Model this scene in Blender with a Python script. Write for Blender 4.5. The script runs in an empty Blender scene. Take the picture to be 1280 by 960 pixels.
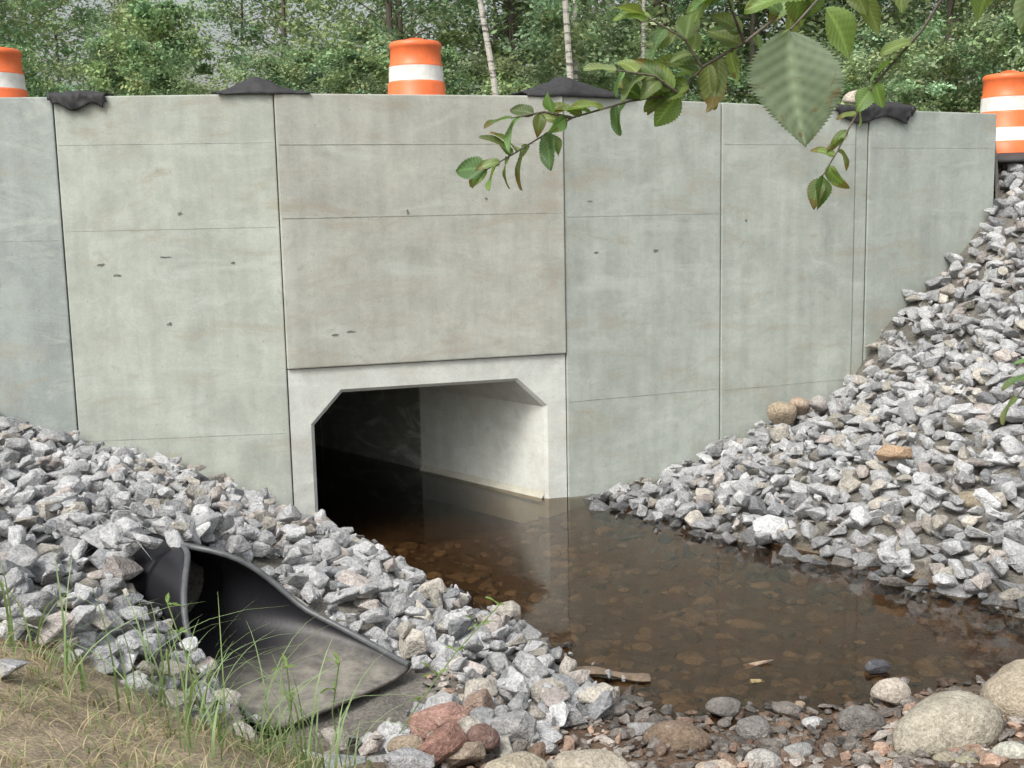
import bpy, bmesh, math, random
import numpy as np
from mathutils import Matrix, Vector, Euler
rng=np.random.default_rng(7); random.seed(7)
S=bpy.context.scene; COL=S.collection
S.view_settings.view_transform='Standard'; S.view_settings.look='None'; S.view_settings.exposure=0

# ------------------------------------------------ helpers
def link(o,parent=None):
    COL.objects.link(o)
    if parent: o.parent=parent
    return o
def empty(name,loc=(0,0,0)):
    e=bpy.data.objects.new(name,None); e.location=loc; e.empty_display_size=.2
    return link(e)
def tri_mesh(name,V,F,mats,col=None,mi=None,smooth=False,parent=None):
    V=np.asarray(V,dtype=np.float32); F=np.asarray(F,dtype=np.int32); k=F.shape[1]
    me=bpy.data.meshes.new(name)
    me.vertices.add(len(V)); me.vertices.foreach_set("co",V.ravel())
    me.loops.add(F.size); me.loops.foreach_set("vertex_index",F.ravel())
    me.polygons.add(len(F)); me.polygons.foreach_set("loop_start",np.arange(0,F.size,k,dtype=np.int32))
    try: me.polygons.foreach_set("loop_total",np.full(len(F),k,dtype=np.int32))
    except Exception: pass
    for m in mats: me.materials.append(m)
    if mi is not None: me.polygons.foreach_set("material_index",np.asarray(mi,dtype=np.int32))
    me.update(calc_edges=True)
    me.polygons.foreach_set("use_smooth",np.full(len(F),smooth,dtype=bool))
    if col is not None:
        a=me.color_attributes.new("col",'FLOAT_COLOR','POINT')
        c=np.ones((len(V),4),dtype=np.float32); c[:,:3]=col
        a.data.foreach_set("color",c.ravel())
    o=bpy.data.objects.new(name,me)
    return link(o,parent)
def pymesh(name,V,F,mats,parent=None,smooth=False,col=None,bevel=0,mi=None,seg=2):
    me=bpy.data.meshes.new(name); me.from_pydata([tuple(v) for v in V],[],[tuple(f) for f in F])
    for m in mats: me.materials.append(m)
    if mi: 
        for p,i in zip(me.polygons,mi): p.material_index=i
    bm=bmesh.new(); bm.from_mesh(me); bmesh.ops.recalc_face_normals(bm,faces=bm.faces)
    if bevel>0:
        bmesh.ops.bevel(bm,geom=[e for e in bm.edges if e.is_manifold and e.calc_face_angle(0)>.3],offset=bevel,segments=seg,affect='EDGES',profile=.6)
    bm.to_mesh(me); bm.free()
    for p in me.polygons: p.use_smooth=smooth
    if col is not None:
        a=me.color_attributes.new("col",'FLOAT_COLOR','POINT')
        if isinstance(col,tuple):
            for d in a.data: d.color=(*col,1)
        else:
            for d,cc in zip(a.data,col): d.color=(*cc,1)
    o=bpy.data.objects.new(name,me)
    return link(o,parent)
def mat(name):
    m=bpy.data.materials.new(name); m.use_nodes=True
    return m,m.node_tree,m.node_tree.nodes["Principled BSDF"]
class NB:
    def __init__(s,nt): s.nt=nt
    def n(s,t,**k):
        nd=s.nt.nodes.new(t)
        for a,b in k.items(): setattr(nd,a,b)
        return nd
    def l(s,a,b): s.nt.links.new(a,b)
    def pos(s): return s.n("ShaderNodeNewGeometry").outputs["Position"]
    def noise(s,scale,detail=5,rough=.6,vec=None,sc=None,dist=0):
        nd=s.n("ShaderNodeTexNoise"); nd.inputs["Scale"].default_value=scale; nd.inputs["Detail"].default_value=detail; nd.inputs["Roughness"].default_value=rough
        nd.inputs["Distortion"].default_value=dist
        v=vec if vec is not None else s.pos()
        if sc:
            mp=s.n("ShaderNodeMapping"); mp.inputs["Scale"].default_value=sc; s.l(v,mp.inputs[0]); v=mp.outputs[0]
        s.l(v,nd.inputs["Vector"]); return nd.outputs["Fac"]
    def ramp(s,fac,stops):
        r=s.n("ShaderNodeValToRGB"); e=r.color_ramp.elements
        while len(e)<len(stops): e.new(.5)
        for el,(p,c) in zip(e,stops):
            el.position=p; el.color=(c,c,c,1) if isinstance(c,(int,float)) else (*c,1)
        s.l(fac,r.inputs[0]); return r.outputs[0]
    def mix(s,a,b,fac=1.,mode='MIX'):
        m=s.n("ShaderNodeMix",data_type='RGBA',blend_type=mode)
        for v,i in ((a,6),(b,7)):
            if hasattr(v,"links"): s.l(v,m.inputs[i])
            else: m.inputs[i].default_value=(*v,1)
        if hasattr(fac,"links"): s.l(fac,m.inputs[0])
        else: m.inputs[0].default_value=fac
        return m.outputs[2]
    def bump(s,h,strength,dist,prev=None):
        b=s.n("ShaderNodeBump"); b.inputs["Strength"].default_value=strength; b.inputs["Distance"].default_value=dist
        s.l(h,b.inputs["Height"])
        if prev: s.l(prev,b.inputs["Normal"])
        return b.outputs[0]
    def attr(s): 
        return s.n("ShaderNodeAttribute",attribute_name="col").outputs["Color"]

# ------------------------------------------------ materials
def m_rock():
    m,nt,p=mat("crushed_stone"); b=NB(nt)
    c=b.attr()
    n1=b.noise(14,4,.7); n2=b.noise(60,2,.75)
    c=b.mix(c,b.ramp(n1,[(.3,.72),(.7,1.2)]),1,'MULTIPLY')
    c=b.mix(c,b.ramp(n2,[(.35,.70),(.62,1.15)]),1,'MULTIPLY')
    c=b.mix(c,(.50,.48,.44),b.ramp(n1,[(.56,0),(.72,.3)]))
    nt.links.new(c,p.inputs["Base Color"]); p.inputs["Roughness"].default_value=.88; p.inputs["Specular IOR Level"].default_value=.3
    h=b.bump(b.noise(30,3,.75),1.,.022); nt.links.new(h,p.inputs["Normal"]); return m
def m_terrain():
    m,nt,p=mat("ground"); b=NB(nt); c=b.attr()
    c=b.mix(c,b.ramp(b.noise(6,5,.7),[(.3,.6),(.7,1.35)]),1,'MULTIPLY')
    n2=b.noise(55,3,.7)
    c=b.mix(c,b.ramp(n2,[(.35,.6),(.65,1.3)]),1,'MULTIPLY')
    nt.links.new(c,p.inputs["Base Color"]); p.inputs["Roughness"].default_value=.95
    nt.links.new(b.bump(n2,.8,.02),p.inputs["Normal"]); return m
def m_concrete(name,base,stain=1.,rough=.85):
    m,nt,p=mat(name); b=NB(nt)
    c=b.mix(base,b.attr(),1,'MULTIPLY')
    nA=b.noise(1.1,4,.65); nB=b.noise(4.5,5,.72,dist=.4); nC=b.noise(1.5,6,.72,sc=(.8,.8,2.6),dist=.6); nD=b.noise(80,2,.7)
    c=b.mix(c,b.ramp(nA,[(.3,.86),(.7,1.09)]),1,'MULTIPLY')
    c=b.mix(c,b.ramp(nB,[(.3,.84),(.7,1.10)]),1,'MULTIPLY')
    c=b.mix(c,b.ramp(b.noise(2.0,4,.6,sc=(3.5,3.5,.3)),[(.35,.91),(.6,1.03)]),stain,'MULTIPLY')
    c=b.mix(c,(base[0]*.80,base[1]*.68,base[2]*.58),b.ramp(nC,[(.53,0),(.66,.55*stain)]))
    c=b.mix(c,(base[0]*.56,base[1]*.55,base[2]*.53),b.ramp(nB,[(.60,0),(.69,.42)]))
    c=b.mix(c,(base[0]*1.2,base[1]*1.2,base[2]*1.2),b.ramp(nC,[(.30,.55),(.46,0)]))
    vo=b.n("ShaderNodeTexVoronoi"); vo.inputs["Scale"].default_value=9; b.l(b.pos(),vo.inputs["Vector"])
    c=b.mix(c,b.ramp(vo.outputs["Distance"],[(.03,.5),(.06,1)]),.8,'MULTIPLY')
    c=b.mix(c,b.ramp(nD,[(.3,.92),(.7,1.06)]),1,'MULTIPLY')
    nt.links.new(c,p.inputs["Base Color"]); p.inputs["Roughness"].default_value=rough; p.inputs["Specular IOR Level"].default_value=.3
    nt.links.new(b.bump(nD,.3,.004),p.inputs["Normal"]); return m
def m_simple(name,colr,rough=.6,var=.25,scale=12,bump=.2,spec=.5):
    m,nt,p=mat(name); b=NB(nt)
    c=b.mix(colr,b.ramp(b.noise(scale,4,.65),[(.3,1-var),(.7,1+var)]),1,'MULTIPLY')
    nt.links.new(c,p.inputs["Base Color"]); p.inputs["Roughness"].default_value=rough
    p.inputs["Specular IOR Level"].default_value=spec
    nt.links.new(b.bump(b.noise(scale*4,2,.6),bump,.01),p.inputs["Normal"]); return m
def m_leaf(name,tr=.35,rough=.5,diffuse_only=False,spots=False):
    m,nt,p=mat(name); b=NB(nt); c=b.attr()
    if diffuse_only:
        d=b.n("ShaderNodeBsdfDiffuse"); nt.links.new(c,d.inputs[0]); nt.nodes.remove(p)
        t=b.n("ShaderNodeBsdfTranslucent"); nt.links.new(c,t.inputs[0])
        mx=b.n("ShaderNodeMixShader"); mx.inputs[0].default_value=tr
        nt.links.new(d.outputs[0],mx.inputs[1]); nt.links.new(t.outputs[0],mx.inputs[2])
        nt.links.new(mx.outputs[0],nt.nodes["Material Output"].inputs[0]); return m
    if spots: c=b.mix(c,(.20,.13,.05),b.ramp(b.noise(60,4,.7),[(.60,0),(.68,.6)]))
    t=b.n("ShaderNodeBsdfTranslucent"); c2=b.mix(c,(1.5,1.5,.75),1,'MULTIPLY'); nt.links.new(c2,t.inputs[0])
    mx=b.n("ShaderNodeMixShader"); mx.inputs[0].default_value=tr
    nt.links.new(c,p.inputs["Base Color"]); p.inputs["Roughness"].default_value=rough; p.inputs["Specular IOR Level"].default_value=.35
    nt.links.new(p.outputs[0],mx.inputs[1]); nt.links.new(t.outputs[0],mx.inputs[2])
    nt.links.new(mx.outputs[0],nt.nodes["Material Output"].inputs[0]); return m
def m_water():
    m,nt,p=mat("water"); b=NB(nt); nt.nodes.remove(p)
    tr=b.n("ShaderNodeBsdfTransparent"); tr.inputs[0].default_value=(.58,.48,.36,1)
    gl=b.n("ShaderNodeBsdfGlossy"); gl.inputs["Roughness"].default_value=.035; gl.inputs[0].default_value=(.95,.96,.95,1)
    fr=b.n("ShaderNodeFresnel"); fr.inputs[0].default_value=1.38
    h=b.bump(b.noise(6,3,.5),.12,.01); nt.links.new(h,fr.inputs["Normal"]); nt.links.new(h,gl.inputs["Normal"])
    mx=b.n("ShaderNodeMixShader"); b.l(fr.outputs[0],mx.inputs[0]); b.l(tr.outputs[0],mx.inputs[1]); b.l(gl.outputs[0],mx.inputs[2])
    b.l(mx.outputs[0],nt.nodes["Material Output"].inputs[0]); return m

M_rock=m_rock(); M_ter=m_terrain()
M_con=m_concrete("wall_concrete",(.455,.485,.445))
M_box=m_concrete("box_culvert_concrete",(.64,.665,.62),.5)
M_dark=m_simple("joint_filler",(.06,.06,.057),.9)
M_mark=m_simple("patch_mark",(.16,.165,.155),.9,.3,40)
M_seam=m_simple("seam",(.33,.345,.31),.9,.4,9)
M_water=m_water()
M_leaf=m_leaf("tree_leaves",.3,diffuse_only=True); M_nleaf=m_leaf("broad_leaf",.45,.45,spots=True)
M_grass=m_leaf("grass_blades",.3)
M_orange=m_simple("orange_plastic",(.80,.17,.05),.45,.12,9,.05)
M_white=m_simple("white_reflective_band",(.68,.68,.64),.5,.2,8,.05)
M_rubber=m_simple("black_rubber",(.05,.05,.05),.7)
M_fabric=m_simple("black_geotextile",(.03,.03,.032),.7,.3,25,.4,.45)
def m_hdpe():
    m,nt,p=mat("black_pipe_plastic"); b=NB(nt)
    f=b.mix(b.attr(),b.ramp(b.noise(9,6,.75),[(.3,.25),(.62,1)]),1,'MULTIPLY')
    c=b.mix((.014,.014,.017),(.27,.25,.215),f)
    b.l(c,p.inputs["Base Color"]); p.inputs["Roughness"].default_value=.38
    b.l(b.bump(b.noise(30,2,.6),.1,.01),p.inputs["Normal"])
    return m
M_hdpe=m_hdpe()
M_rim=m_simple("pipe_rim_plastic",(.09,.095,.10),.4,.3,20,.05)
M_bark=m_simple("bark",(.13,.11,.09),.9,.4,14,.6)
def m_birch():
    m,nt,p=mat("birch_bark"); b=NB(nt)
    c=b.mix((.12,.11,.10),(.50,.48,.43),b.ramp(b.noise(3,4,.7,sc=(1,1,5)),[(.40,0),(.5,1)]))
    b.l(c,p.inputs["Base Color"]); p.inputs["Roughness"].default_value=.8; return m
M_birch=m_birch()
M_wood=m_simple("weathered_wood",(.16,.12,.085),.9,.4,15,.5)
M_stem=m_simple("green_stem",(.14,.21,.07),.6)

# ------------------------------------------------ drain pipe layout (needed by the ground)
PA=np.array((-1.93,6.50)); PB=np.array((-.90,5.60)); PD=(PB-PA)/np.linalg.norm(PB-PA); PN=np.array((-PD[1],PD[0])); PL=float(np.linalg.norm(PB-PA))
PR=.26
def pz(s): return .27+(.20-.27)*s
# ------------------------------------------------ terrain height
WP=np.array([(-9.0,9.10),(-1.92,9.88),(.51,10.61),(5.19,12.53),(9,14.09)])
def wall_y(x): return np.interp(x,WP[:,0],WP[:,1])
CP=np.array([
(-1.70,9.83,-.06),(-1.35,9.31,-.06),(-.89,8.61,-.06),(-.48,7.92,-.06),(-.03,7.32,-.06),(.22,6.95,-.05),(.38,6.31,-.02),(.58,6.02,-.01),(.84,5.71,0),
(-1.95,9.88,.0),(-2.44,9.82,.28),(-3.12,9.75,.57),(-3.69,9.69,.72),(-4.3,9.62,.98),(-6,9.4,1.4),(-8,9.2,1.7),
(-1.8,8.6,.34),(-2.6,8.2,.64),(-3.4,7.6,.91),(-4.4,7,1.25),(-6,6.5,1.5),(-1.3,7.6,.34),(-2.2,7.1,.64),(-3.0,6.4,.90),(-.6,6.9,.16),
(-2.4,6.2,.72),(-1.95,5.75,.56),(-1.6,5.4,.42),(-1.35,5.1,.32),(-.45,6.2,.14),(-.2,5.6,.12),(-.6,5.2,.12),(-.9,5.2,.12),(-1.3,4.8,.44),(-2.0,4.9,.76),(-2.0,4.3,.95),(-1.4,3.0,1.12),(-.65,4.4,.38),(-1.2,3.6,.85),
(-.04,4.95,.13),(.5,4.95,.08),(1.1,4.95,.06),(1.18,5.5,.02),(1.75,4.7,.16),(2.4,5.2,.14),(1.9,5.7,.03),(2.6,6.0,.03),(3.2,5.2,.3),(3.4,6.5,.0),
(3.25,7.12,-.12),(2.93,7.37,-.12),(2.63,7.72,-.12),(2.33,8.25,-.12),(1.94,8.62,-.12),(1.34,9.17,-.12),(.97,9.37,-.14),(.59,10.2,-.14),(.85,10.75,-.06),
(3.0,6.9,-.15),(2.1,8.0,-.22),(1.15,8.95,-.24),(.5,9.7,-.26),
(1.37,10.96,.05),(2.04,11.24,.3),(2.56,11.45,.45),(3.51,11.84,.85),(3.75,11.93,1.2),(3.9,12.0,1.42),(4.3,12.16,1.72),(4.78,12.36,2.1),(5.19,12.53,2.6),(6,12.9,2.95),(7,13.5,3.2),
(2.7,9.27,.32),(3.45,9.93,.72),(4.2,10.6,1.2),(4.97,11.2,1.8),(5.7,11.9,2.4),(6.5,12.5,2.95),
(4.0,7.77,.38),(4.76,8.43,.8),(5.5,9.1,1.3),(6.3,9.7,1.9),(7,10.4,2.5),(7.7,11,3.0),
(5.6,13.3,3.02),(8.5,14,3.3),(6,14.5,3.3),
(0,8.5,-.26),(1,7,-.22),(-.6,9.6,-.28),(1.6,7.6,-.24),(.6,8.8,-.26),(2.1,6.9,-.15),(.3,10.0,-.28),(1.3,6.3,-.1),(-1,10.1,-.3),(-.3,10.3,-.3),(1.9,6.4,-.08),
(-8,5,1.9),(-6,3,1.6),(-5,0,1.4),(0,-3,1.2),(5,0,1.0),(8.5,4,1.6),(8.5,8,2.6),(5,3,.8),(0,0,1.05),(0,2.5,.9),(0,3.8,.5),(5,6.5,.5),(3,3,.6),(-3,2,1.3)])
def U(r2): return .5*r2*np.log(r2+1e-9)
n=len(CP); A=np.zeros((n+3,n+3)); d2=((CP[:,None,:2]-CP[None,:,:2])**2).sum(-1)
A[:n,:n]=U(d2)+np.eye(n)*.03; A[:n,n]=1; A[:n,n+1:]=CP[:,:2]; A[n,:n]=1; A[n+1:,:n]=CP[:,:2].T
W=np.linalg.solve(A,np.concatenate([CP[:,2],[0,0,0]]))
def sm(a,b,x): t=np.clip((x-a)/(b-a),0,1); return t*t*(3-2*t)
def height(x,y):
    x=np.asarray(x,float); y=np.asarray(y,float); sh=x.shape; x=x.ravel(); y=y.ravel()
    cx=np.clip(x,-8,8.5); cy=np.clip(y,-3,14.5); z=np.zeros(len(x))
    for i in range(0,len(x),20000):
        s=slice(i,i+20000)
        d=(cx[s,None]-CP[None,:,0])**2+(cy[s,None]-CP[None,:,1])**2
        z[s]=U(d)@W[:n]+W[n]+W[n+1]*cx[s]+W[n+2]*cy[s]
    z=np.clip(z,-.32,3.4)
    z+=.012*np.sin(x*5.1+y*2.3)*np.cos(y*4.7-x*1.9)
    ps=((x-PA[0])*PD[0]+(y-PA[1])*PD[1])/PL; pt=np.abs((x-PA[0])*PN[0]+(y-PA[1])*PN[1])
    inside=(ps>-.12)&(ps<1.25)&(pt<.29+.22*np.clip(ps,0,1))
    z=np.where(inside,np.minimum(z,pz(np.clip(ps,0,1))-.05-.08*sm(1.0,1.25,ps)),z)
    t=sm(13.5,15.5,y); z=z*(1-t)+3.4*t
    back=((y>wall_y(x)+.14)&(x<5.25))
    z=np.where(back,3.4,z)
    z=z+np.clip((y-20)*.03,0,1.8)+.05*np.sin(x*.4)*sm(14,18,y)
    return z.reshape(sh)
xs=np.concatenate([-np.geomspace(400,7.2,18),np.arange(-7,9,.085),np.geomspace(9.3,400,18)])
ys=np.concatenate([-np.geomspace(300,2,14),np.arange(-1.6,2.4,.3),np.arange(2.5,14.2,.085),np.geomspace(14.6,500,26)])
X,Y=np.meshgrid(xs,ys); Z=height(X,Y)
nx,ny=len(xs),len(ys); V=np.stack([X,Y,Z],-1).reshape(-1,3)
idx=np.arange(nx*ny).reshape(ny,nx)
Fq=np.stack([idx[:-1,:-1],idx[:-1,1:],idx[1:,1:],idx[1:,:-1]],-1).reshape(-1,4)
zz=V[Fq,2]; cen=V[Fq].mean(1)
keep=~(((zz.max(1)-zz.min(1))>.35)&(np.abs(cen[:,1]-wall_y(cen[:,0])-.14)<.2)&(cen[:,0]<5.26)&(cen[:,0]>-9))
Fq=Fq[keep]
xx,yy,zv=V[:,0],V[:,1],V[:,2]
c=np.zeros((len(V),3)); c[:]=(.16,.15,.13)
def lay(mask,cl):
    global c
    c=c*(1-mask[:,None])+np.array(cl)*mask[:,None]
lay(sm(6.3,5.6,yy)*(xx>-.3),(.12,.078,.05))
lay(sm(5.6,5.0,yy)*(xx<=-.3),(.2,.16,.115))
lay(sm(-.6,-1.3,xx)*sm(5.2,4.4,yy),(.33,.265,.18))
lay(sm(.06,-.03,zv),(.145,.098,.058))
lay(sm(3.3,3.38,zv)*(yy>9),(.25,.23,.2))
lay(sm(16,19,yy),(.08,.11,.04))
lay(np.maximum(sm(9,14,np.abs(xx)),sm(1,-4,yy)),(.08,.10,.04))
ground=tri_mesh("ground",V,Fq,[M_ter],col=c,smooth=True)

# ------------------------------------------------ rocks
def rock_variant(seed,round_=False):
    r=random.Random(seed); bm=bmesh.new()
    if round_:
        bmesh.ops.create_icosphere(bm,subdivisions=3,radius=1)
        ph=[r.uniform(0,6) for _ in range(6)]
        cuts=[(Vector((r.gauss(0,1),r.gauss(0,1),r.gauss(0,1))).normalized(),r.uniform(.68,.85)) for _ in range(5)]
        for v in bm.verts:
            c=v.co.copy(); k=1+.11*math.sin(2.1*c.x+ph[0])+.09*math.sin(2.7*c.y+ph[1]+c.x)+.08*math.sin(3.1*c.z+ph[2])+.03*math.sin(6*c.x+ph[3]+4*c.y)
            c=c*k
            for nrm,dd in cuts:
                e=c.dot(nrm)-dd
                if e>0: c-=nrm*e*.8
            v.co=c
    else:
        nn=r.randint(11,17); e=(1,r.uniform(.65,.95),r.uniform(.55,.85))
        for _ in range(nn):
            v=Vector((r.gauss(0,1),r.gauss(0,1),r.gauss(0,1))).normalized()*r.uniform(.88,1.08)
            m=max(abs(v.x),abs(v.y),abs(v.z)); v=v.lerp(v/m*.82,.72)
            bm.verts.new((v.x*e[0],v.y*e[1],v.z*e[2]))
        res=bmesh.ops.convex_hull(bm,input=bm.verts)
        bmesh.ops.delete(bm,geom=[g for g in set(res["geom_interior"]+res["geom_unused"]) if isinstance(g,bmesh.types.BMVert)],context='VERTS')
        bmesh.ops.dissolve_limit(bm,angle_limit=.42,verts=bm.verts,edges=bm.edges)
        bmesh.ops.triangulate(bm,faces=[f for f in bm.faces if len(f.verts)>5])
        bmesh.ops.bevel(bm,geom=bm.edges[:],offset=.07,segments=1,affect='EDGES')
        for v in bm.verts: v.co+=Vector((r.gauss(0,.008),r.gauss(0,.008),r.gauss(0,.008)))
    bmesh.ops.triangulate(bm,faces=bm.faces)
    bm.verts.index_update()
    V=np.array([v.co[:] for v in bm.verts]); F=np.array([[v.index for v in f.verts] for f in bm.faces]); bm.free()
    return V,F
ANG=[rock_variant(i) for i in range(22)]; RND=[rock_variant(50+i,True) for i in range(7)]
def rotm(ax,ay,az):
    return np.array(Euler((ax,ay,az)).to_matrix())
def rocks(name,items,variants,smooth=False,parent=None,mt=None):
    Vs=[];Fs=[];Cs=[];off=0
    for (x,y,z,s,r,c) in items:
        v,f=variants[rng.integers(len(variants))]
        p=(v*np.array(s))@rotm(*r).T+np.array((x,y,z))
        Vs.append(p);Fs.append(f+off);off+=len(v)
        Cs.append(np.broadcast_to(np.array(c),(len(v),3)))
    return tri_mesh(name,np.concatenate(Vs),np.concatenate(Fs),[mt or M_rock],col=np.concatenate(Cs),smooth=smooth,parent=parent)
def rock_col(z,wet=True):
    g=rng.normal(.41,.075); g=float(np.clip(g,.2,.6)); k=rng.random()
    if k<.72: c=np.array((g*.985,g,g*1.01))
    elif k<.79: c=np.array((g*1.0,g*.91,g*.85))
    elif k<.91: c=np.array((g*.98,g*.92,g*.81))
    else: c=np.array((g*.6,g*.62,g*.64))
    if wet and z<.06: c=c*(.35+.4*max(z,0)/.06)
    return tuple(c)
def toeR(x,y): return (x-.59)*.757+(y-10.2)*.654
TL=np.array([(-1.75,9.9),(-1.35,9.31),(-.89,8.61),(-.48,7.92),(-.03,7.32),(.22,6.95),(.38,6.31),(.58,6.02)])
def leftx(y): return np.interp(y,TL[::-1,1],TL[::-1,0])
def in_left(x,y):
    lowb=np.interp(x,[-7,-2.6,-1.9,-1.2,-.6,0,.5,.7],[4.4,4.85,4.8,4.95,5.0,5.2,5.7,6.1])
    return (x<leftx(y)+.05)&(y>lowb)&(y<wall_y(x)-.05)
def in_right(x,y):
    return (toeR(x,y)>-.2)&(x>.7)&(y>6.2)&((y<wall_y(x)-.05)|(x>5.35))&(y<13.9)
def pipe_st(x,y):
    return ((x-PA[0])*PD[0]+(y-PA[1])*PD[1])/PL,(x-PA[0])*PN[0]+(y-PA[1])*PN[1]
def in_pipe(x,y,m=0.):
    s,t=pipe_st(x,y); w=PR+.02+.24*np.clip(s,0,1)
    return (s>-.02)&(s<1.16)&(np.abs(t)<w+m)
items_l=[];items_r=[]
for side in (0,1):
    for layer,(sp,lo,hi,off) in enumerate([(.16,.09,.14,.0),(.17,.075,.14,.07),(.28,.055,.125,.13)]):
        x0,x1,y0,y1=(-6.5,1,4.4,9.9) if side==0 else (.6,8.4,6,13.9)
        gx,gy=np.meshgrid(np.arange(x0,x1,sp),np.arange(y0,y1,sp))
        gx=gx.ravel()+rng.uniform(-.45,.45,gx.size)*sp; gy=gy.ravel()+rng.uniform(-.45,.45,gy.size)*sp
        mk=in_left(gx,gy)&~in_pipe(gx,gy,.05) if side==0 else in_right(gx,gy)
        gx=gx[mk];gy=gy[mk];gz=height(gx,gy)
        for x,y,z in zip(gx,gy,gz):
            if z>3.25: continue
            edge=(leftx(y)-x) if side==0 else toeR(x,y)
            if layer>0 and edge<.06: continue
            s=rng.uniform(lo,hi)*(1.03 if side else 1.0)
            if rng.random()<.08: s*=1.3
            zl=0
            if side==0:
                ps,pt=pipe_st(x,y)
                if -.6<ps<=0 and abs(pt)<.45: z=max(z,pz(0)+PR+PR*math.sqrt(max(0,1-(pt/.45)**2))+.02)
                elif 0<ps<1.25 and abs(pt)<.70: s*=.72; zl=-.04 if pt>0 or ps>.8 else 0
            zo=z+off*.95+zl+rng.uniform(-.02,.03)-(.03 if edge<.15 else 0)
            (items_r if side else items_l).append((x,y,zo,(s,s*rng.uniform(.7,1),s*rng.uniform(.6,.95)),tuple(rng.uniform(-1,1,2)*.6)+(rng.uniform(0,6.28),),rock_col(zo)))
# stones heaped against the near side of the pipe
for _ in range(150):
    ps=rng.uniform(-.75,.62); q=rng.uniform(0,1)
    top=pz(0)+.30 if ps<0.05 else pz(ps)+.30-.28*ps
    t=-(PR+.06+.14*max(ps,0)+.28*q); z=top*(1-q*.55)+rng.uniform(-.05,.03)
    p=PA+PD*PL*ps+PN*t; s=rng.uniform(.06,.11)
    items_l.append((p[0],p[1],z,(s,s*.8,s*.75),tuple(rng.uniform(-1,1,2)*.7)+(rng.uniform(0,6.28),),rock_col(1)))
for side,its in ((0,items_l),(1,items_r)):
    for _ in range(700):
        x,y=(rng.uniform(-4.5,.6),rng.uniform(4.6,9.8)) if side==0 else (rng.uniform(.7,6),rng.uniform(6.5,12.8))
        ok=(in_left(x,y) and not in_pipe(x,y,.08)) if side==0 else in_right(x,y)
        if not ok: continue
        z=float(height(x,y))+rng.uniform(.06,.13); s=rng.uniform(.02,.045)
        if z>3.3: continue
        its.append((x,y,z,(s,s*.8,s*.7),tuple(rng.uniform(0,3,3)),rock_col(z)))
rip_l=rocks("riprap_stones",items_l,ANG); rip_r=rocks("riprap_stones",items_r,ANG)
items=[]
for _ in range(1300):
    x=rng.uniform(-1.6,3.2); y=rng.uniform(5.9,10.6)
    if in_left(x,y) or (toeR(x,y)>.0): continue
    if y>wall_y(x)-.03: continue
    z=float(height(x,y)); s=rng.uniform(.02,.10)
    gg=rng.uniform(.08,.30); items.append((x,y,z,(s,s*.8,s*.45),(0,0,rng.uniform(0,6)),(gg*1.12,gg*.87,gg*.60)))
rocks("streambed_pebbles",items,RND[:3]+ANG[:3])
items=[]
for _ in range(2000):
    x=rng.uniform(-.5,3.3); y=rng.normal(5.45,.42)
    if not 4.4<y<6.6: continue
    z=float(height(x,y)); s=abs(rng.normal(.018,.02))+.01
    if z<-.08: continue
    wetf=.5 if z<.05 else 1
    gg=rng.uniform(.14,.42)*wetf; rust=rng.random()<.3
    items.append((x,y,z+s*.3,(s,s*rng.uniform(.6,1),s*.6),tuple(rng.uniform(-.4,.4,2))+(rng.uniform(0,6),),(gg*1.15,gg*.8,gg*.6) if rust else (gg*1.06,gg*.96,gg*.86)))
rocks("shore_pebbles",items,RND[:2]+ANG,False)
cob=[(2.02,5.27,.17,.29,.19,.15,(.39,.36,.29)),(2.66,5.62,.16,.29,.22,.17,(.38,.33,.25)),(1.97,5.85,.10,.10,.08,.08,(.46,.41,.35)),(1.74,5.52,.08,.12,.08,.065,(.17,.16,.15)),
(2.07,4.98,.12,.11,.08,.06,(.33,.32,.22)),(2.27,4.99,.13,.11,.08,.07,(.44,.44,.38)),(.30,5.02,.10,.20,.14,.09,(.40,.36,.29)),(-.04,4.92,.14,.16,.11,.10,(.38,.34,.26)),
(-.17,5.12,.22,.085,.08,.08,(.2,.13,.11)),(-.52,4.98,.26,.09,.06,.05,(.34,.28,.21)),(.80,5.42,.06,.17,.11,.07,(.20,.15,.11)),
(1.08,5.82,.04,.10,.07,.05,(.16,.15,.14)),(1.16,5.5,.06,.09,.07,.07,(.2,.19,.18)),(.5,5.78,.05,.07,.06,.04,(.24,.22,.2)),(1.15,5.12,.08,.09,.06,.05,(.4,.39,.37)),(1.33,5.25,.06,.08,.05,.04,(.3,.3,.29)),
(.9,5.1,.06,.1,.05,.03,(.45,.38,.3)),(1.5,5.6,.04,.06,.05,.03,(.42,.42,.42)),(2.64,11.18,.66,.14,.12,.14,(.40,.33,.24)),(2.83,11.26,.72,.10,.09,.10,(.38,.30,.23)),(3.0,11.2,.74,.1,.09,.09,(.36,.34,.32)),
(3.45,8.5,.44,.14,.1,.08,(.30,.26,.19)),(1.95,5.02,.1,.06,.06,.05,(.3,.27,.2)),(2.6,5.1,.2,.15,.12,.1,(.33,.3,.25)),(1.78,5.15,.06,.07,.06,.05,(.26,.25,.22))]
rocks("river_boulders",[(x,y,z,(a,b_,c_),(rng.uniform(-.2,.2),rng.uniform(-.3,.1),rng.uniform(-.4,.4)),cl) for x,y,z,a,b_,c_,cl in cob],RND,True)
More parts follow.
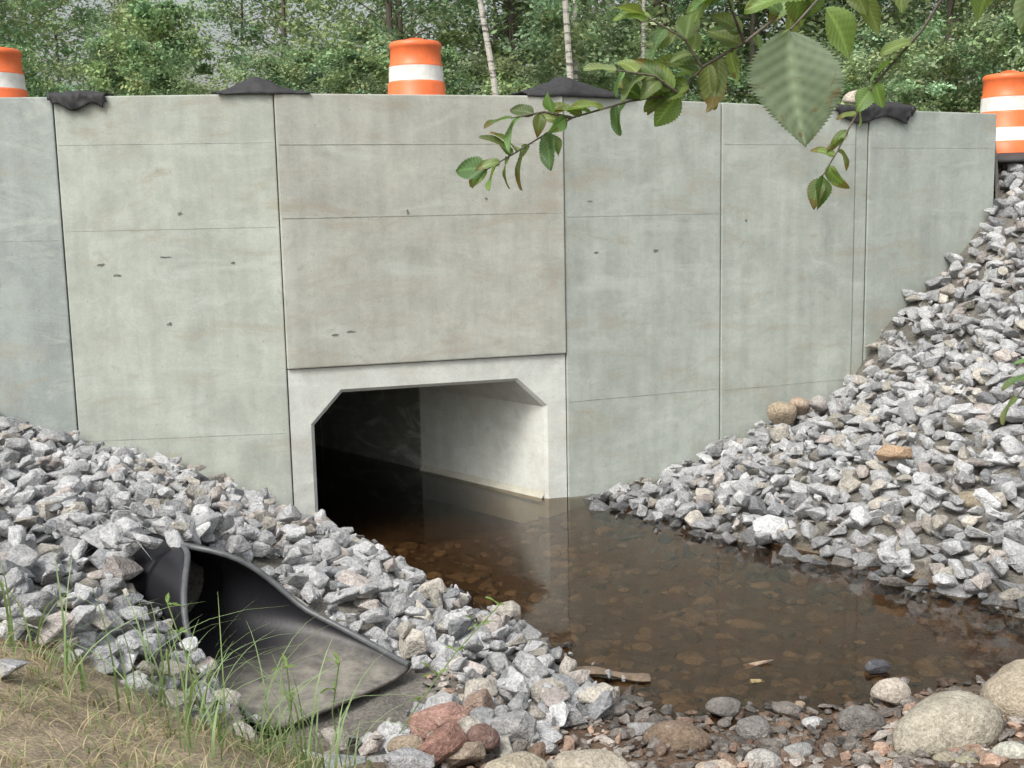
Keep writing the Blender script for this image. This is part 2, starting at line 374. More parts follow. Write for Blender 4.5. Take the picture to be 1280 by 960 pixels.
big=[(-.38,5.30,.22,.17,.12,.12,(.36,.22,.18)),(-.20,5.42,.22,.11,.10,.15,(.27,.2,.16)),(-.36,5.0,.24,.14,.11,.11,(.26,.15,.12)),(-.25,5.0,.20,.11,.12,.10,(.27,.22,.17)),(-.03,5.3,.18,.13,.12,.11,(.3,.3,.3)),
(.18,5.55,.12,.13,.11,.09,(.33,.33,.34)),(-.5,4.78,.28,.14,.1,.08,(.4,.4,.41)),(.1,5.25,.12,.1,.08,.07,(.36,.36,.36)),(.62,5.55,.06,.08,.06,.05,(.3,.3,.3)),
(-.75,4.72,.32,.12,.09,.07,(.36,.37,.38)),(-1.95,4.15,1.0,.12,.08,.05,(.33,.33,.34)),(1.42,6.5,.0,.11,.04,.02,(.40,.30,.22)),(2.05,6.35,.02,.1,.06,.05,(.09,.09,.1)),(1.35,6.25,.0,.05,.04,.03,(.38,.3,.15)),
(3.1,9.25,.64,.16,.13,.12,(.42,.30,.20)),(4.05,9.3,.95,.17,.15,.13,(.38,.38,.39))]
rocks("broken_boulders",[(x,y,z,(a*1.1,b_*1.1,c_*1.1),(rng.uniform(-.3,.3),rng.uniform(-.3,.3),rng.uniform(-.5,.5)),cl) for x,y,z,a,b_,c_,cl in big],ANG)

# ------------------------------------------------ water
dirc=np.array((-.68,.73)); 
e0=np.array((-1.75,9.93));e1=np.array((.33,10.55)); L_=13
pymesh("stream_water",[(-1.95,9.89,0),(-2.4,9.75,0),(-.4,6.6,0),(.2,5.2,0),(6,5.2,0),(6,7.0,0),(1.9,11.1,0),(.52,10.6,0),tuple(e1+dirc*L_)+(0,),tuple(e0+dirc*L_)+(0,)],
   [(0,1,2,3,4,5,6,7),(0,7,8,9)],[M_water])

# ------------------------------------------------ headwall
wall=empty("concrete_headwall",(0,0,0))
def pdir(a,b):
    d=np.array(b)-np.array(a); L=np.linalg.norm(d); d=d/L; return d,np.array((-d[1],d[0])),L
def panel(name,a,b,zb,zt0,zt1,th=.28,gap=.005,front=0.,tint=(1,1,1),m=M_con,bev=.012):
    d,nn,L=pdir(a,b); a=np.array(a)+d*gap-nn*front; b=np.array(b)-d*gap-nn*front
    P=[a,b,b+nn*th,a+nn*th]; zt=[zt0,zt1,zt1,zt0]
    V=[(*p,zb) for p in P]+[(*p,z) for p,z in zip(P,zt)]
    F=[(0,1,5,4),(1,2,6,5),(2,3,7,6),(3,0,4,7),(4,5,6,7),(3,2,1,0)]
    return pymesh(name,V,F,[m],wall,col=tint,bevel=bev)
def onwall(x): return (x,float(wall_y(x)))
J=[-9.0,-6.3,-3.69,-1.93,.505,2.04,3.50,3.645,5.19]
ZT=[3.66,3.66,3.66,3.67,3.67,3.64,3.605,3.60,3.58]
tints=[(.86,.89,.91),(.80,.84,.87),(1,1.01,.98),(1.01,.975,.95),(.97,.99,.98),(.97,.99,.97),(.93,.95,.93),(.87,.90,.90)]
for i in range(len(J)-1):
    a,b=onwall(J[i]),onwall(J[i+1])
    zb=1.36 if i==3 else -.6
    panel("wall_panel_%d"%(i+1),a,b,zb,ZT[i],ZT[i+1],front=.02 if i==3 else (-.012 if i==6 else 0),tint=tints[i])
    if i>0:
        d,nn,L=pdir(a,b); p=np.array(a)
        hw=.02; q=[p-d*hw+nn*.02,p+d*hw+nn*.02,p+d*hw+nn*.2,p-d*hw+nn*.2]
        z0=-.5; z1=ZT[i]-.015
        pymesh("joint_filler_%d"%i,[(*k,z0) for k in q]+[(*k,z1) for k in q],[(0,1,5,4),(1,2,6,5),(2,3,7,6),(3,0,4,7),(4,5,6,7)],[M_dark],wall)
def strip(name,x0,x1,z,h=.007,front=.0,m=M_seam):
    a,b=np.array(onwall(x0+.02)),np.array(onwall(x1-.02)); d,nn,L=pdir(a,b)
    f=.0015+front; a1=a-nn*f;b1=b-nn*f; a2=a+nn*.01;b2=b+nn*.01
    V=[(*a1,z),(*b1,z),(*b1,z+h),(*a1,z+h),(*a2,z),(*b2,z),(*b2,z+h),(*a2,z+h)]
    pymesh(name,V,[(0,1,2,3),(3,2,6,7),(0,4,5,1)],[m],wall)
k=0
for x0,x1,zs,fr in [(-3.69,-1.93,(2.57,3.27,.80),0),(-6.3,-3.69,(2.5,),0),(-1.93,.505,(2.64,3.25),.02),(.505,2.04,(.90,2.6),0),(2.04,3.5,(.88,3.25),0),(3.645,5.19,(3.22,),0)]:
    for z in zs:
        k+=1; strip("form_seam_%d"%k,x0,x1,z,front=fr,h=.005 if z in (.9,.88,2.64,.8) else .003)
def mark(x,z,w,h,fr=0):
    d,nn,L=pdir(onwall(x-.05),onwall(x+.05)); p=np.array(onwall(x))-nn*(fr+.003)
    N=13; V=[]
    for i in range(N):
        a=i/N*6.283; r=rng.uniform(.35,1.2); q=p+d*math.cos(a)*w/2*r; V.append((*q,z+math.sin(a)*h/2*r))
    pymesh("patch_mark",V,[tuple(range(N))],[M_mark],wall)
for a in [(-3.40,2.29,.08,.03),(-3.28,2.2,.07,.025),(-2.88,2.34,.12,.015),(-2.88,1.78,.05,.035),(-2.74,2.7,.04,.04),(-2.33,2.28,.04,.02),(-1.52,1.64,.09,.02,.02),(-1.4,1.66,.1,.015,.02),(-.88,2.68,.03,.05,.02),
 (.74,2.74,.1,.012),(1.37,2.27,.06,.035),(.80,2.27,.06,.02),(2.3,2.53,.03,.03),(-.2,2.78,.03,.03,.02),(-4.25,2.15,.08,.06)]: mark(*a)

# box culvert
a=np.array((-1.93,9.877)); b=np.array((.505,10.609)); d,nn,L=pdir(a,b)
def sec(off,inner):
    return [(*(a+d*t+off),z) for t,z in inner]
inn=[(.215,-.4),(.215,.85),(.47,1.125),(2.06,1.125),(2.325,.87),(2.325,-.4)]
inn_f=[(.185,-.4),(.185,.865),(.457,1.155),(2.073,1.155),(2.355,.885),(2.355,-.4)]
outr=[(.008,-.4),(.008,.85),(.008,1.352),(L-.008,1.352),(L-.008,.87),(L-.008,-.4)]
f0=nn*.01
V=sec(f0,outr)+sec(f0,inn_f)+sec(f0+nn*.03,inn); F=[]
for i in range(5):
    F.append((i,i+1,7+i,6+i)); F.append((6+i,7+i,13+i,12+i))
segL=1.85; cur=list(range(12,18)); off=f0+nn*.03; N=7
for sI in range(N):
    e=(sI+1)*segL
    base=len(V); V+=sec(off+dirc*(e-.015),inn)
    if sI==0: first_end=len(V)
    for i in range(5): F.append((cur[i],cur[i+1],base+i+1,base+i))
    if sI<N-1:
        b2=len(V); inn2=[(t+(.05 if t>1.2 else -.05),z+(.04 if z>0 else 0)) for t,z in inn]
        V+=sec(off+dirc*(e-.015),inn2)+sec(off+dirc*(e+.01),inn2)+sec(off+dirc*(e+.01),inn)
        for i in range(5):
            F.append((base+i,base+i+1,b2+i+1,b2+i)); F.append((b2+i,b2+i+1,b2+7+i,b2+6+i)); F.append((b2+6+i,b2+7+i,b2+13+i,b2+12+i))
        cur=list(range(b2+12,b2+18))
    else:
        F.append((base,base+1,base+2,base+3,base+4,base+5))
b3=len(V); V+=sec(nn*.3,outr)
for i in range(5): F.append((i,i+1,b3+i+1,b3+i))
culv=empty("box_culvert")
# interior shade painted into the vertex colour of segments beyond the first
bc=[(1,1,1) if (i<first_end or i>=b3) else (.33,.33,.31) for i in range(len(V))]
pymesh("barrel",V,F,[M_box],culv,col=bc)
p0,p1=a+nn*.01,a+d*L+nn*.01
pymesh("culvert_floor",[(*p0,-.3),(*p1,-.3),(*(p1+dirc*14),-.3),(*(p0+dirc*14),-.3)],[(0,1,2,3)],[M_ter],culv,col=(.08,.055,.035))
q=a+d*2.325+nn*.04; V=[];F=[]
for i,(dx,dz) in enumerate([(0,.06),(-.01,.03),(-.025,.01),(-.04,-.03)]):
    for e in (0,1.83): V.append((*(q+d*dx+dirc*e),dz))
for i in range(3): F.append((2*i,2*i+1,2*i+3,2*i+2))
pymesh("haunch_fillet",V,F,[M_box],culv,col=(.8,.76,.68),smooth=True)

# ------------------------------------------------ fabric covers on the wall top
def fabric(x0,x1,hang,peak,back,zt,seed,pk=.5,lift=.03):
    r=np.random.default_rng(seed); nu,nv=40,24; V=[];F=[]
    ph=r.uniform(0,6,8)
    for j in range(nv):
        v=j/(nv-1)
        for i in range(nu):
            u=i/(nu-1); x=x0+(x1-x0)*(u+.05*math.sin(v*5+ph[0])); w=float(wall_y(x))
            d_,n_,_=pdir(onwall(x-.05),onwall(x+.05))
            hg=hang*(.55+.45*math.sin(u*5+ph[1])**2)*(1 if .06<u<.94 else .5)
            tot=hg+back; s=v*tot
            wr=.008*math.sin(u*13+v*6+ph[2])+.005*math.sin(u*23-v*9+ph[3])+.006*math.sin(u*9+v*17+ph[4])
            if s<hg: off=-.030-abs(wr)*1.2; z=zt-(hg-s)+.012
            else: off=s-hg-.030; z=zt+.012
            tent=peak*max(0,1-abs(u-pk)/(.46))**1.1*math.sin(min(1,max(0,(s-hg*.8)/(tot-hg*.8)))*math.pi)**.7
            z+=tent+ (abs(wr)*.9 if s>=hg else 0)+ (lift*(.6+.4*math.sin(u*7+ph[5]))*math.sin(min(1,(s-hg)/max(back,.01))*math.pi) if s>hg else 0)
            p=np.array((x,w))+n_*off; V.append((p[0],p[1],z))
    for j in range(nv-1):
        for i in range(nu-1): k=j*nu+i; F.append((k,k+1,k+nu+1,k+nu))
    o=pymesh("geotextile_cover",V,F,[M_fabric],smooth=True)
    md=o.modifiers.new("s",'SOLIDIFY'); md.thickness=.008
    return o
fabric(-3.72,-3.26,.13,.03,.35,3.66,1,.4)
fabric(-2.42,-1.68,.012,.03,.4,3.665,2,.45,.11)
fabric(.15,1.15,.015,.17,.45,3.665,3,.42)
fabric(3.25,4.15,.16,.03,.4,3.605,4,.6,.05)
rocks("sandbag",[(3.58,12.0,3.72,(.17,.12,.07),(0,0,.3),(.5,.45,.37))],RND[:1],True)

# ------------------------------------------------ traffic drums
def drum(loc,rot=0,sc=1.):
    e=empty("traffic_drum",loc); e.rotation_euler=(0,0,rot); e.scale=(sc,sc,sc*.94)
    prof=[(.0,.885),(.17,.885),(.18,.90),(.215,.905),(.232,.895),(.238,.87),(.238,.85),(.230,.84),(.234,.70),(.242,.69),(.246,.675),(.246,.67),(.25,.53),(.257,.52),(.262,.51),(.264,.38),(.272,.37),(.276,.36),(.28,.225),(.288,.215),(.295,.21),(.30,.05)]
    white=[(.53,.67),(.225,.36)]
    V=[];F=[];mi=[];N=40
    for r,z in prof:
        for i in range(N): V.append((r*math.cos(i/N*6.2832),r*math.sin(i/N*6.2832),z))
    for j in range(len(prof)-1):
        zm=(prof[j][1]+prof[j+1][1])/2; w=any(lo-.001<=zm<=hi+.001 for lo,hi in white)
        for i in range(N):
            F.append((j*N+i,j*N+(i+1)%N,(j+1)*N+(i+1)%N,(j+1)*N+i)); mi.append(1 if w else 0)
    me=bpy.data.meshes.new("barrel_body"); me.from_pydata(V,[],F); me.materials.append(M_orange); me.materials.append(M_white)
    for p,i in zip(me.polygons,mi): p.material_index=i; p.use_smooth=True
    me.update(); link(bpy.data.objects.new("barrel_body",me),e)
    V=[];F=[]
    for k in range(9):
        t=k/8; x=-.12+.24*t; z=.885+.05*math.sin(t*math.pi)**.5
        for (yy,zz_) in ((-.03,-.012),(.03,-.012),(.03,.012),(-.03,.012)): V.append((x,yy,z+zz_))
    for k in range(8):
        for q in range(4): F.append((k*4+q,k*4+(q+1)%4,k*4+4+(q+1)%4,k*4+4+q))
    pymesh("handle",V,F,[M_orange],e,smooth=False)
    V=[];F=[]
    for r,z in [(.30,.0),(.42,.0),(.42,.04),(.36,.06),(.315,.1),(.30,.1)]:
        for i in range(N): V.append((r*math.cos(i/N*6.2832),r*math.sin(i/N*6.2832),z))
    for j in range(5):
        for i in range(N): F.append((j*N+i,j*N+(i+1)%N,(j+1)*N+(i+1)%N,(j+1)*N+i))
    pymesh("rubber_base",V,F,[M_rubber],e,smooth=True)
drum((-.88,11.75,3.40),.2,1.08); drum((-4.70,11.0,3.36),1.1,1.02); drum((5.62,13.3,3.08),2.0,1.15)

# ------------------------------------------------ drain pipe flared end
pipe=empty("drain_pipe_end_section")
V=[];F=[];C_=[];NS,NU=32,32
rimL=[];rimR=[]
for i in range(NS+1):
    s=i/NS
    w=PR+(.48-PR)*float(sm(0,.9,s)); r=PR*(1-float(sm(.2,1.05,s))*.74)
    Ph=math.pi*(.985-.46*float(sm(.0,.5,s)))
    c0=PA+PD*PL*s
    for j in range(NU+1):
        u=-1+2*j/NU; ph=u*Ph
        x=w*math.sin(ph); zc=(1-math.cos(ph))/2
        z=2*r*zc**(1+.6*s)+pz(s)
        p=c0+PN*x; V.append((p[0],p[1],z))
        dd=float(sm(.35,.8,s))*float(sm(.95,.45,abs(u)))
        C_.append((dd,dd,dd))
        if j==0: rimL.append((p[0],p[1],z))
        if j==NU: rimR.append((p[0],p[1],z))
for i in range(NS):
    for j in range(NU): k=i*(NU+1)+j; F.append((k,k+1,k+NU+2,k+NU+1))
o=pymesh("flared_trough",V,F,[M_hdpe],pipe,smooth=True,col=C_); md=o.modifiers.new("s",'SOLIDIFY'); md.thickness=.02; md.offset=0
V=[];F=[]
for i in range(31):
    s=-i*.04; r=PR-.005+(.012 if (i%2) else 0)
    c0=PA+PD*s
    for j in range(32):
        ph=j/32*6.2832; p=c0+PN*r*math.sin(ph); V.append((p[0],p[1],pz(0)+PR+.005-r*math.cos(ph)))
for i in range(30):
    for j in range(32): F.append((i*32+j,i*32+(j+1)%32,(i+1)*32+(j+1)%32,(i+1)*32+j))
F.append(tuple(range(30*32,31*32)))
pymesh("corrugated_pipe",V,F,[M_hdpe],pipe,smooth=True,col=(0,0,0))
def tube(name,pts,rad,m,parent=None,bev=3,taper=None):
    c=bpy.data.curves.new(name,'CURVE'); c.dimensions='3D'; sp=c.splines.new('POLY'); sp.points.add(len(pts)-1)
    for i,p in enumerate(pts):
        sp.points[i].co=(*p,1); sp.points[i].radius=1 if taper is None else taper[i]
    c.bevel_depth=rad; c.bevel_resolution=bev; c.use_fill_caps=True
    ob=bpy.data.objects.new(name,c); COL.objects.link(ob); dg=bpy.context.evaluated_depsgraph_get(); dg.update()
    me=bpy.data.meshes.new_from_object(ob.evaluated_get(dg)); bpy.data.objects.remove(ob)
    me.name=name; me.materials.clear(); me.materials.append(m)
    for p in me.polygons: p.use_smooth=True
    return link(bpy.data.objects.new(name,me),parent)
tube("rim_bead",rimL[::-1]+rimR,.018,M_rim,pipe)

# ------------------------------------------------ leaves / trees
def leaf_quads(C,size,upb=.6,aspect=.6):
    N=len(C); nrm=rng.normal(size=(N,3)); nrm[:,2]=np.abs(nrm[:,2])+upb; nrm/=np.linalg.norm(nrm,axis=1)[:,None]
    t=rng.normal(size=(N,3)); t-=nrm*(t*nrm).sum(1)[:,None]; t/=np.linalg.norm(t,axis=1)[:,None]; bt=np.cross(nrm,t)
    s=size*rng.uniform(.6,1.3,N)[:,None]
    P=np.stack([C-t*s,C+bt*s*aspect,C+t*s,C-bt*s*aspect],1)
    return P.reshape(-1,3),np.arange(4*N).reshape(N,4)
def cone(p0,p1,r0,r1,k=7):
    p0,p1=Vector(p0),Vector(p1); ax=(p1-p0).normalized(); u=ax.orthogonal().normalized(); v=ax.cross(u)
    V=[];F=[]
    for p,r in ((p0,r0),(p1,r1)):
        for i in range(k):
            a_=i/k*6.2832; V.append(tuple(p+u*math.cos(a_)*r+v*math.sin(a_)*r))
    for i in range(k): F.append((i,(i+1)%k,k+(i+1)%k,k+i))
    return V,F
def tree_mesh(name,h,rad,seed,base_c,leafsize,nclump,perclump,crown0=.15,bark=None,trunk_r=.11,lean=0.,bush=False):
    r=random.Random(seed); V=[];F=[]
    def add(v,f):
        o_=len(V); V.extend(v); F.extend([tuple(i+o_ for i in q) for q in f])
    pts=[Vector((0,0,-.3))]
    nseg=8
    for i in range(nseg): pts.append(Vector((pts[-1].x+r.uniform(-.08,.08)+lean*h/nseg,pts[-1].y+r.uniform(-.08,.08),h*(i+1)/nseg)))
    clumps=[]
    if not bush:
        for i in range(nseg):
            add(*cone(pts[i],pts[i+1],trunk_r*(1-i/nseg*.85),trunk_r*(1-(i+1)/nseg*.85),9))
    for i in range(nclump):
        t=crown0+(1-crown0)*r.random()**.9
        k=min(nseg-1,int(t*nseg)); bp=pts[k].lerp(pts[k+1],t*nseg-k)
        a_=r.uniform(0,6.283); tt=(t-crown0)/(1-crown0); R_=rad*(math.sin(math.pi*min(1,tt*.8+.18))**.7)*r.uniform(.35,1.1)
        tip=bp+Vector((math.cos(a_)*R_,math.sin(a_)*R_,R_*r.uniform(-.1,.5)))
        mid=bp.lerp(tip,.5)+Vector((0,0,.1*R_))
        br=trunk_r*.25*(1-t*.6)
        add(*cone(bp,mid,br,br*.6,4)); add(*cone(mid,tip,br*.6,br*.2,4))
        clumps.append((tip,r.uniform(.35,.8)*rad*.36,r.uniform(.75,1.3)))
        if r.random()<.4: clumps.append((mid,r.uniform(.3,.6)*rad*.3,r.uniform(.7,1.0)))
    nb=len(F)
    Cs=[];Cc=[]
    for c_,cr,br in clumps:
        k=int(perclump*r.uniform(.6,1.3)); q=rng.normal(size=(k,3)); q/=np.linalg.norm(q,axis=1)[:,None]; q*=rng.uniform(0,1,k)[:,None]**.5
        q*=np.array((cr*1.25,cr*1.25,cr*.7)); q[:,2]-=.15*(q[:,0]**2+q[:,1]**2)/max(cr,.1)
        Cs.append(q+np.array(c_)); cc=np.array(base_c)*br*rng.uniform(.8,1.2,k)[:,None]; cc=cc*np.array((rng.uniform(.85,1.2),1,rng.uniform(.85,1.2))); Cc.append(cc)
    Cs=np.concatenate(Cs);Cc=np.concatenate(Cc)
    LV,LF=leaf_quads(Cs,leafsize)
    V=np.array(V); nV=len(V); allV=np.concatenate([V,LV]); allF=np.concatenate([np.array(F),LF+nV])
    col=np.concatenate([np.full((nV,3),.1),np.repeat(Cc,4,axis=0)])
    mi=np.concatenate([np.zeros(nb,int),np.ones(len(LF),int)])
    return tri_mesh(name,allV,allF,[bark or M_bark,M_leaf],col=col,mi=mi)
src=[]
G=[(.31,.42,.22),(.26,.36,.18),(.36,.47,.26),(.23,.32,.16)]
for i in range(4):
    o=tree_mesh("forest_tree",10+i,3.2,100+i,G[i],.08,95,95,.05,M_bark,.10); src.append(o.data); bpy.data.objects.remove(o)
bsrc=[]
for i in range(3):
    o=tree_mesh("shrub",3.2,1.7,200+i,G[i],.055,45,120,.02,M_bark,.03,bush=True); bsrc.append(o.data); bpy.data.objects.remove(o)
forest=empty("forest")
def place(data,name,x,y,s,parent):
    ob=bpy.data.objects.new(name,data); ob.location=(x,y,float(height(x,y))); ob.rotation_euler=(0,0,rng.uniform(0,6.28)); ob.scale=(s,s,s*rng.uniform(.9,1.15)); return link(ob,parent)
for row,(y0,nr,hw) in enumerate([(27,9,15),(32,11,19),(39,13,25),(50,13,33)]):
    for i in range(nr):
        x=-hw+2*hw*(i+rng.uniform(.2,.8))/nr; y=y0+rng.uniform(-2,2)
        if abs(x/y+.308)<(.085 if row<2 else .06): continue
        place(src[rng.integers(4)],"tree_part",x,y,rng.uniform(.85,1.2),forest)
# low young trees keep the sky gap down at the top edge only
for x,y,s in [(-9.0,29,.42),(-11.2,36,.5),(-8.3,27.5,.38),(-13,42,.6),(-10.2,33,.42)]: place(src[0],"tree_part",x,y,s,forest)
undergrowth=empty("undergrowth_shrubs")
for i in range(34):
    x=rng.uniform(-13,13); y=rng.uniform(20,27); place(bsrc[rng.integers(3)],"shrub_part",x,y,rng.uniform(.5,.95),undergrowth)
for (x,y,h,ln,tr) in [(-.05,18.5,10,-.12,.055),(1.0,19,11,-.01,.06),(1.22,20,11,.015,.045),(2.35,20.5,11,0.,.04)]:
    o=tree_mesh("birch_tree",h,2.2,int(x*100)+900,(.31,.42,.2),.07,26,80,.45,M_birch,tr,ln)
    o.location=(x,y,float(height(x,y)))

# ------------------------------------------------ near broad leaves
LV=[];LF=[];LC=[]
def broad_leaf(base,dirv,nrm,Ln,wd,colr,droop=.15,tipbrown=0.,n=30,nvein=9,va=.22):
    base=Vector(base); t=Vector(dirv).normalized(); nv=Vector(nrm); nv=(nv-t*nv.dot(t)).normalized(); s=t.cross(nv)
    off=len(LV); cols=[-1,-.8,-.6,-.4,-.2,0,.2,.4,.6,.8,1]; curl=rng.uniform(-.25,.25)
    for i in range(n+1):
        q=i/n; hw=wd*.5*(math.sin(math.pi*min(1,q**.78))**.8 if 0<q<1 else 0)
        ser=1+(.08 if i%2 else -.06)
        for u in cols:
            e=hw*u*(ser if abs(u)==1 else 1)
            w_=math.sin((q-abs(u)*.20)*math.pi*2*nvein)
            z=abs(u)*hw*.25+.007*Ln*w_*min(1,abs(u)*2.5)*math.sin(math.pi*q)-droop*Ln*q*q+.06*Ln*math.sin(q*7+u*2)*abs(u)
            p=base+t*(q*Ln)+s*(e+curl*Ln*q*q*.6)+nv*z; LV.append(p[:])
            f=1+(.5 if abs(u)<.05 else 0)+va*w_
            c_=np.array(colr)*f
            if tipbrown and (q>.72 or abs(u)>.9) : c_=c_*(1-tipbrown)+np.array((.20,.12,.04))*tipbrown
            LC.append(c_)
    m=len(cols)
    for i in range(n):
        for j in range(m-1): k=off+i*m+j; LF.append((k,k+1,k+m+1,k+m))
alder=empty("alder_tree")
tube("trunk",[(2.35,1.6,.6),(2.3,1.65,1.6),(2.38,1.7,2.6),(2.3,1.8,3.6),(2.4,1.8,5.2)],.09,M_bark,alder,4,[1.2,1,.9,.75,.5])
tube("limb",[(2.34,1.72,3.0),(1.8,1.85,3.25),(1.25,2.0,3.28),(.85,2.1,3.14),(.56,2.2,3.04)],.012,M_bark,alder,3,[1.6,1.2,.7,.4,.25])
tw=[[(.56,2.2,3.04),(.44,2.2,2.95),(.365,2.22,2.91),(.32,2.2,2.86),(.23,2.2,2.85),(.12,2.18,2.82),(.015,2.2,2.76),(-.04,2.2,2.73)],
    [(.85,2.1,3.14),(.75,2.15,2.96),(.68,2.2,2.87),(.64,2.2,2.80),(.615,2.2,2.75),(.585,2.2,2.70)],
    [(1.8,1.85,3.25),(1.5,1.9,2.9),(1.2,2.1,2.55),(1.03,2.2,2.36),(.97,2.2,2.28)],
    [(1.25,2.0,3.28),(1.0,1.9,3.12),(.85,1.85,3.03),(.72,1.8,3.0)],
    [(.85,2.1,3.14),(.62,1.7,3.05),(.42,1.45,2.94),(.31,1.3,2.84)],
    [(.365,2.22,2.91),(.33,2.2,2.96),(.26,2.2,3.0)],[(1.25,2.0,3.28),(1.15,2.1,3.1),(1.02,2.2,2.98)],
    [(.44,2.2,2.95),(.40,2.15,3.02),(.33,2.12,3.06)],[(.32,2.2,2.86),(.27,2.16,2.89),(.2,2.15,2.9)],[(.12,2.18,2.82),(.07,2.16,2.83),(.01,2.15,2.82)]]
for i,p in enumerate(tw): tube("twig_%d"%(i+1),p,.0024,M_bark,alder,2,list(np.linspace(1.3,.5,len(p))))
def gcol():
    k=rng.uniform(.55,1.3); return (rng.uniform(.14,.21)*k,.26*k,rng.uniform(.07,.12)*k)
def leaf_on(p,ang,Ln,brown=0):
    a_=math.radians(ang); dv=(math.cos(a_),rng.uniform(-.6,.6),math.sin(a_))
    nv=(rng.uniform(-.8,.8),rng.uniform(-1,.1),rng.uniform(.2,1.3))
    broad_leaf(p,dv,nv,Ln,Ln*rng.uniform(.5,.72),gcol(),rng.uniform(.05,.5),brown,24)
def along(pts,count,l0,l1,brown):
    P=[Vector(p) for p in pts]
    for i in range(count):
        t=(i+rng.uniform(.0,1))/count*(len(P)-1); k=min(len(P)-2,int(t)); p=P[k].lerp(P[k+1],t-k); dd=(P[k+1]-P[k])
        base=math.degrees(math.atan2(dd.z,dd.x)); side=1 if rng.random()<.5 else -1
        a_=base+side*rng.uniform(10,85)
        leaf_on(p,a_,rng.uniform(l0,l1)*rng.uniform(.7,1.1),.65*(rng.random()<brown))
    leaf_on(P[-1],math.degrees(math.atan2((P[-1]-P[-2]).z,(P[-1]-P[-2]).x)),l1*.8,.65*(rng.random()<brown))
along(tw[0][3:],20,.05,.08,.4); along(tw[0][:4],14,.065,.09,.15); along(tw[1][1:],12,.04,.065,.65)
along(tw[5],7,.055,.08,.2); along(tw[7],8,.06,.08,.1); along(tw[8],6,.05,.075,.3); along(tw[6][1:],8,.06,.09,0); along(tw[9],5,.05,.07,.3)
for p,a_,l in [((.97,2.2,2.28),235,.06),((1.0,2.2,2.32),200,.065),((1.02,2.2,2.34),150,.05),((1.0,2.2,2.33),290,.06),((1.05,2.2,2.38),180,.05),((1.02,2.15,2.35),250,.06)]:
    leaf_on(p,a_,l,brown=.3*(rng.random()<.5))
for p,a_,l in [((.72,1.8,3.0),200,.10),((.74,1.8,3.0),250,.09),((.78,1.82,3.01),300,.09),((.84,1.85,3.02),240,.11),((.9,1.86,3.05),280,.10),((.95,1.9,3.07),320,.10),((1.02,2.2,2.98),210,.08),((1.03,2.2,3.0),270,.08),((.66,2.0,3.05),260,.08),((.7,2.0,3.06),200,.08),((.6,2.1,3.05),290,.08),((.64,2.15,3.02),310,.07),((.8,1.9,3.06),270,.09),((.88,1.9,3.08),220,.09),((.55,2.1,3.04),250,.08),((.5,2.1,3.03),300,.08),((.76,1.85,3.03),160,.09),((.92,1.9,3.03),260,.09)]:
    leaf_on(p,a_,l)
broad_leaf((.308,1.3,2.84),(.05,-.03,-1),(.10,-1,.15),.126,.100,(.22,.28,.20),.03,0,72,9,.16)
broad_leaf((.36,1.35,2.87),(.5,.1,-.55),(-.1,-1,.8),.07,.045,(.2,.3,.09),.2,0)
broad_leaf((.36,1.4,2.9),(-.9,.1,-.1),(.1,-1,.9),.08,.045,(.18,.28,.08),.2,0)
tri_mesh("leaves",np.array(LV),np.array(LF),[M_nleaf],col=np.array(LC),smooth=True,parent=alder)

# ------------------------------------------------ grass and weeds
def blades(name,items):
    V=[];F=[];C=[]
    for (x,y,z,h,az,bend,w,c_) in items:
        n=7; o_=len(V); dx,dy=math.cos(az),math.sin(az)
        for i in range(n+1):
            t=i/n; hor=bend*h*t**2; zz_=h*t*(1-.4*bend*t*t); ww=w*(1-t**1.5)*.5+.0004
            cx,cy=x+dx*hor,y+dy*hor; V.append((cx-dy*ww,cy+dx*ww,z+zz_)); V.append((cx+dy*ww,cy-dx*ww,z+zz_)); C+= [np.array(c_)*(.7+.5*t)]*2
        for i in range(n): k=o_+2*i; F.append((k,k+1,k+3,k+2))
    return tri_mesh(name,np.array(V),np.array(F),[M_grass],col=np.array(C),smooth=True)
it=[]
tufts=[(-1.5,4.75,12),(-1.3,4.55,18),(-1.05,4.5,16),(-.85,4.35,18),(-1.6,4.3,12),(-.7,4.15,14),(-1.2,4.1,14),(-1.85,4.5,10),(-1.0,4.7,10),(-1.6,5.0,10),(-1.3,4.8,12),(-2.1,4.7,8),(-1.4,5.0,8)]
for tx,ty,k in tufts:
    for _ in range(k):
        x=tx+rng.normal(0,.10);y=ty+rng.normal(0,.09); gg=rng.uniform(.8,1.35)
        it.append((x,y,float(height(x,y))-.01,rng.uniform(.15,.68),rng.uniform(0,6.28),rng.uniform(.15,1.2),rng.uniform(.006,.013),(.22*gg,.31*gg,.14*gg)))
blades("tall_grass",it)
it=[]
for _ in range(5200):
    x=rng.uniform(-3.2,-.35); y=rng.uniform(2.6,5.0)
    lim=np.interp(x,[-3.2,-2.0,-1.2,-.6,-.35],[5.0,4.85,4.75,4.5,4.35])
    if y>lim: continue
    if math.sin(x*7)*math.cos(y*6+1)<-.1 and rng.random()<.8: continue
    if rng.random()<.68: c_=np.array((.46,.40,.25))*rng.uniform(.6,1.2)
    else: c_=np.array((.18,.26,.09))*rng.uniform(.7,1.3)
    it.append((x,y,float(height(x,y))-.005,rng.uniform(.03,.13),rng.uniform(0,6.28),rng.uniform(.6,2.),rng.uniform(.003,.005),c_))
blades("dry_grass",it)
weed=empty("weed_plant")
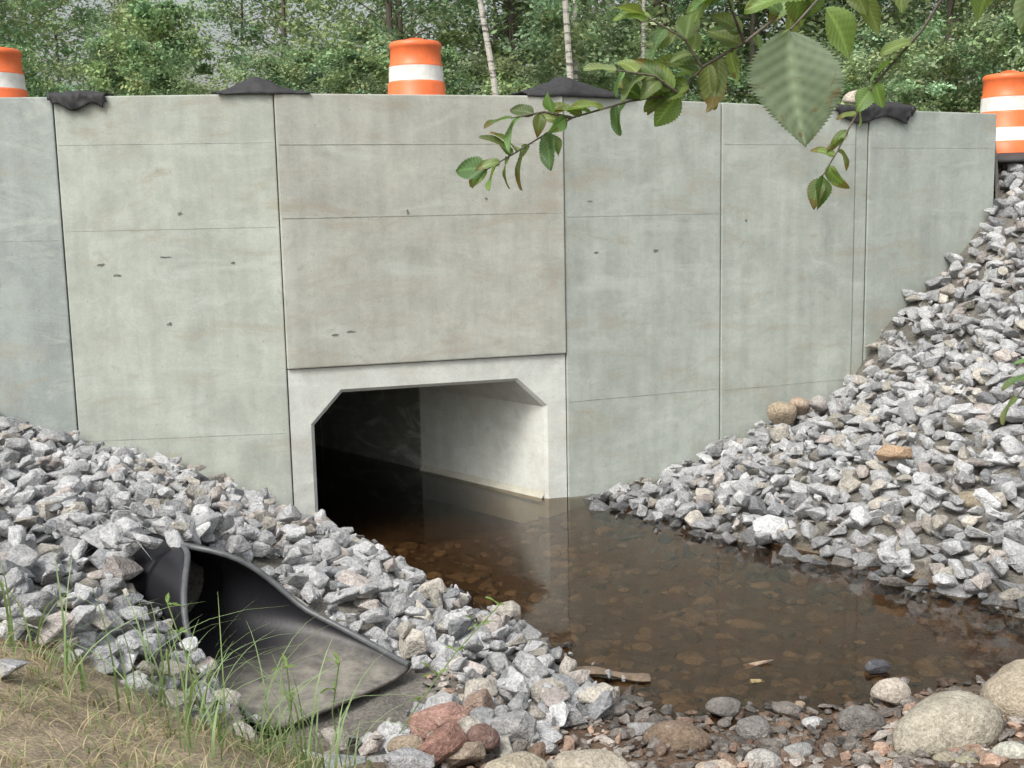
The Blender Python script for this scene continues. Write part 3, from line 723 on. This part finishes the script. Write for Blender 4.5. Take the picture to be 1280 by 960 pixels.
for pts in ([(-.62,5.0,.2),(-.46,5.05,.43),(-.28,5.1,.66),(-.08,5.15,.86)],[(-.75,4.6,.35),(-.78,4.6,.6),(-.74,4.58,.82)],[(-1.0,4.6,.4),(-.95,4.6,.62),(-.96,4.6,.8)],[(-1.35,4.7,.5),(-1.42,4.75,.8),(-1.5,4.8,1.02)]):
    tube("stem",pts,.0032,M_stem,weed,2)
LV.clear();LF.clear();LC.clear()
for base in [(-.08,5.15,.86),(-.18,5.13,.77),(-.28,5.1,.66),(-.37,5.08,.56),(-.46,5.05,.45),(-.74,4.58,.82),(-.76,4.6,.7),(-.96,4.6,.8),(-.95,4.6,.65),(-1.5,4.8,1.02),(-1.45,4.78,.9)]:
    for _ in range(3): broad_leaf(base,(rng.uniform(-1,1),rng.uniform(-1,1),rng.uniform(-.1,.8)),(0,-.3,1),rng.uniform(.04,.09),rng.uniform(.008,.018),(.2,.3,.09),.3,0,10,4)
tri_mesh("weed_leaves",np.array(LV),np.array(LF),[M_nleaf],col=np.array(LC),smooth=True,parent=weed)
V=[];F=[]
for i in range(9):
    t=i/8; x=.33+.42*t; y=6.38-.10*t+.012*math.sin(t*7); r_=.035+.008*math.sin(t*9)
    for k_ in range(6):
        a_=k_/6*6.283; V.append((x,y+math.cos(a_)*r_,.02+math.sin(a_)*r_*.6+.01*math.sin(t*5)))
for i in range(8):
    for k_ in range(6): F.append((i*6+k_,i*6+(k_+1)%6,(i+1)*6+(k_+1)%6,(i+1)*6+k_))
F+= [tuple(range(6)),tuple(range(48,54))]
pymesh("driftwood",V,F,[M_wood])

# ------------------------------------------------ light, sky, camera
w=bpy.data.worlds.new("World"); S.world=w; w.use_nodes=True; nt=w.node_tree; bg=nt.nodes["Background"]
sky=nt.nodes.new("ShaderNodeTexSky"); sky.sky_type='NISHITA'; sky.sun_disc=False
EL=math.radians(52); AZ=math.radians(214)
sky.sun_elevation=EL; sky.sun_rotation=AZ; sky.dust_density=6; sky.air_density=1.5; sky.ozone_density=1
hs=nt.nodes.new("ShaderNodeHueSaturation"); hs.inputs["Saturation"].default_value=.35; hs.inputs["Value"].default_value=1.25
nt.links.new(sky.outputs[0],hs.inputs["Color"]); nt.links.new(hs.outputs[0],bg.inputs[0]); bg.inputs[1].default_value=.15
sd=bpy.data.lights.new("sun",'SUN'); sd.energy=2.1; sd.angle=math.radians(20); sd.color=(1,.97,.92)
so=link(bpy.data.objects.new("sun",sd)); dv=Vector((math.sin(AZ)*math.cos(EL),math.cos(AZ)*math.cos(EL),math.sin(EL)))
so.rotation_euler=dv.to_track_quat('Z','Y').to_euler(); so.location=(0,-5,12)
cd=bpy.data.cameras.new("camera"); cd.sensor_width=36; cd.lens=36*1450/1280; cd.clip_end=2000; cd.clip_start=.05
cam=link(bpy.data.objects.new("camera",cd)); R=Matrix.Rotation(math.radians(90-8.4),4,'X')@Matrix.Rotation(math.radians(-1.2),4,'Z')
cam.matrix_world=Matrix.Translation((0,0,2.65))@R
S.camera=cam
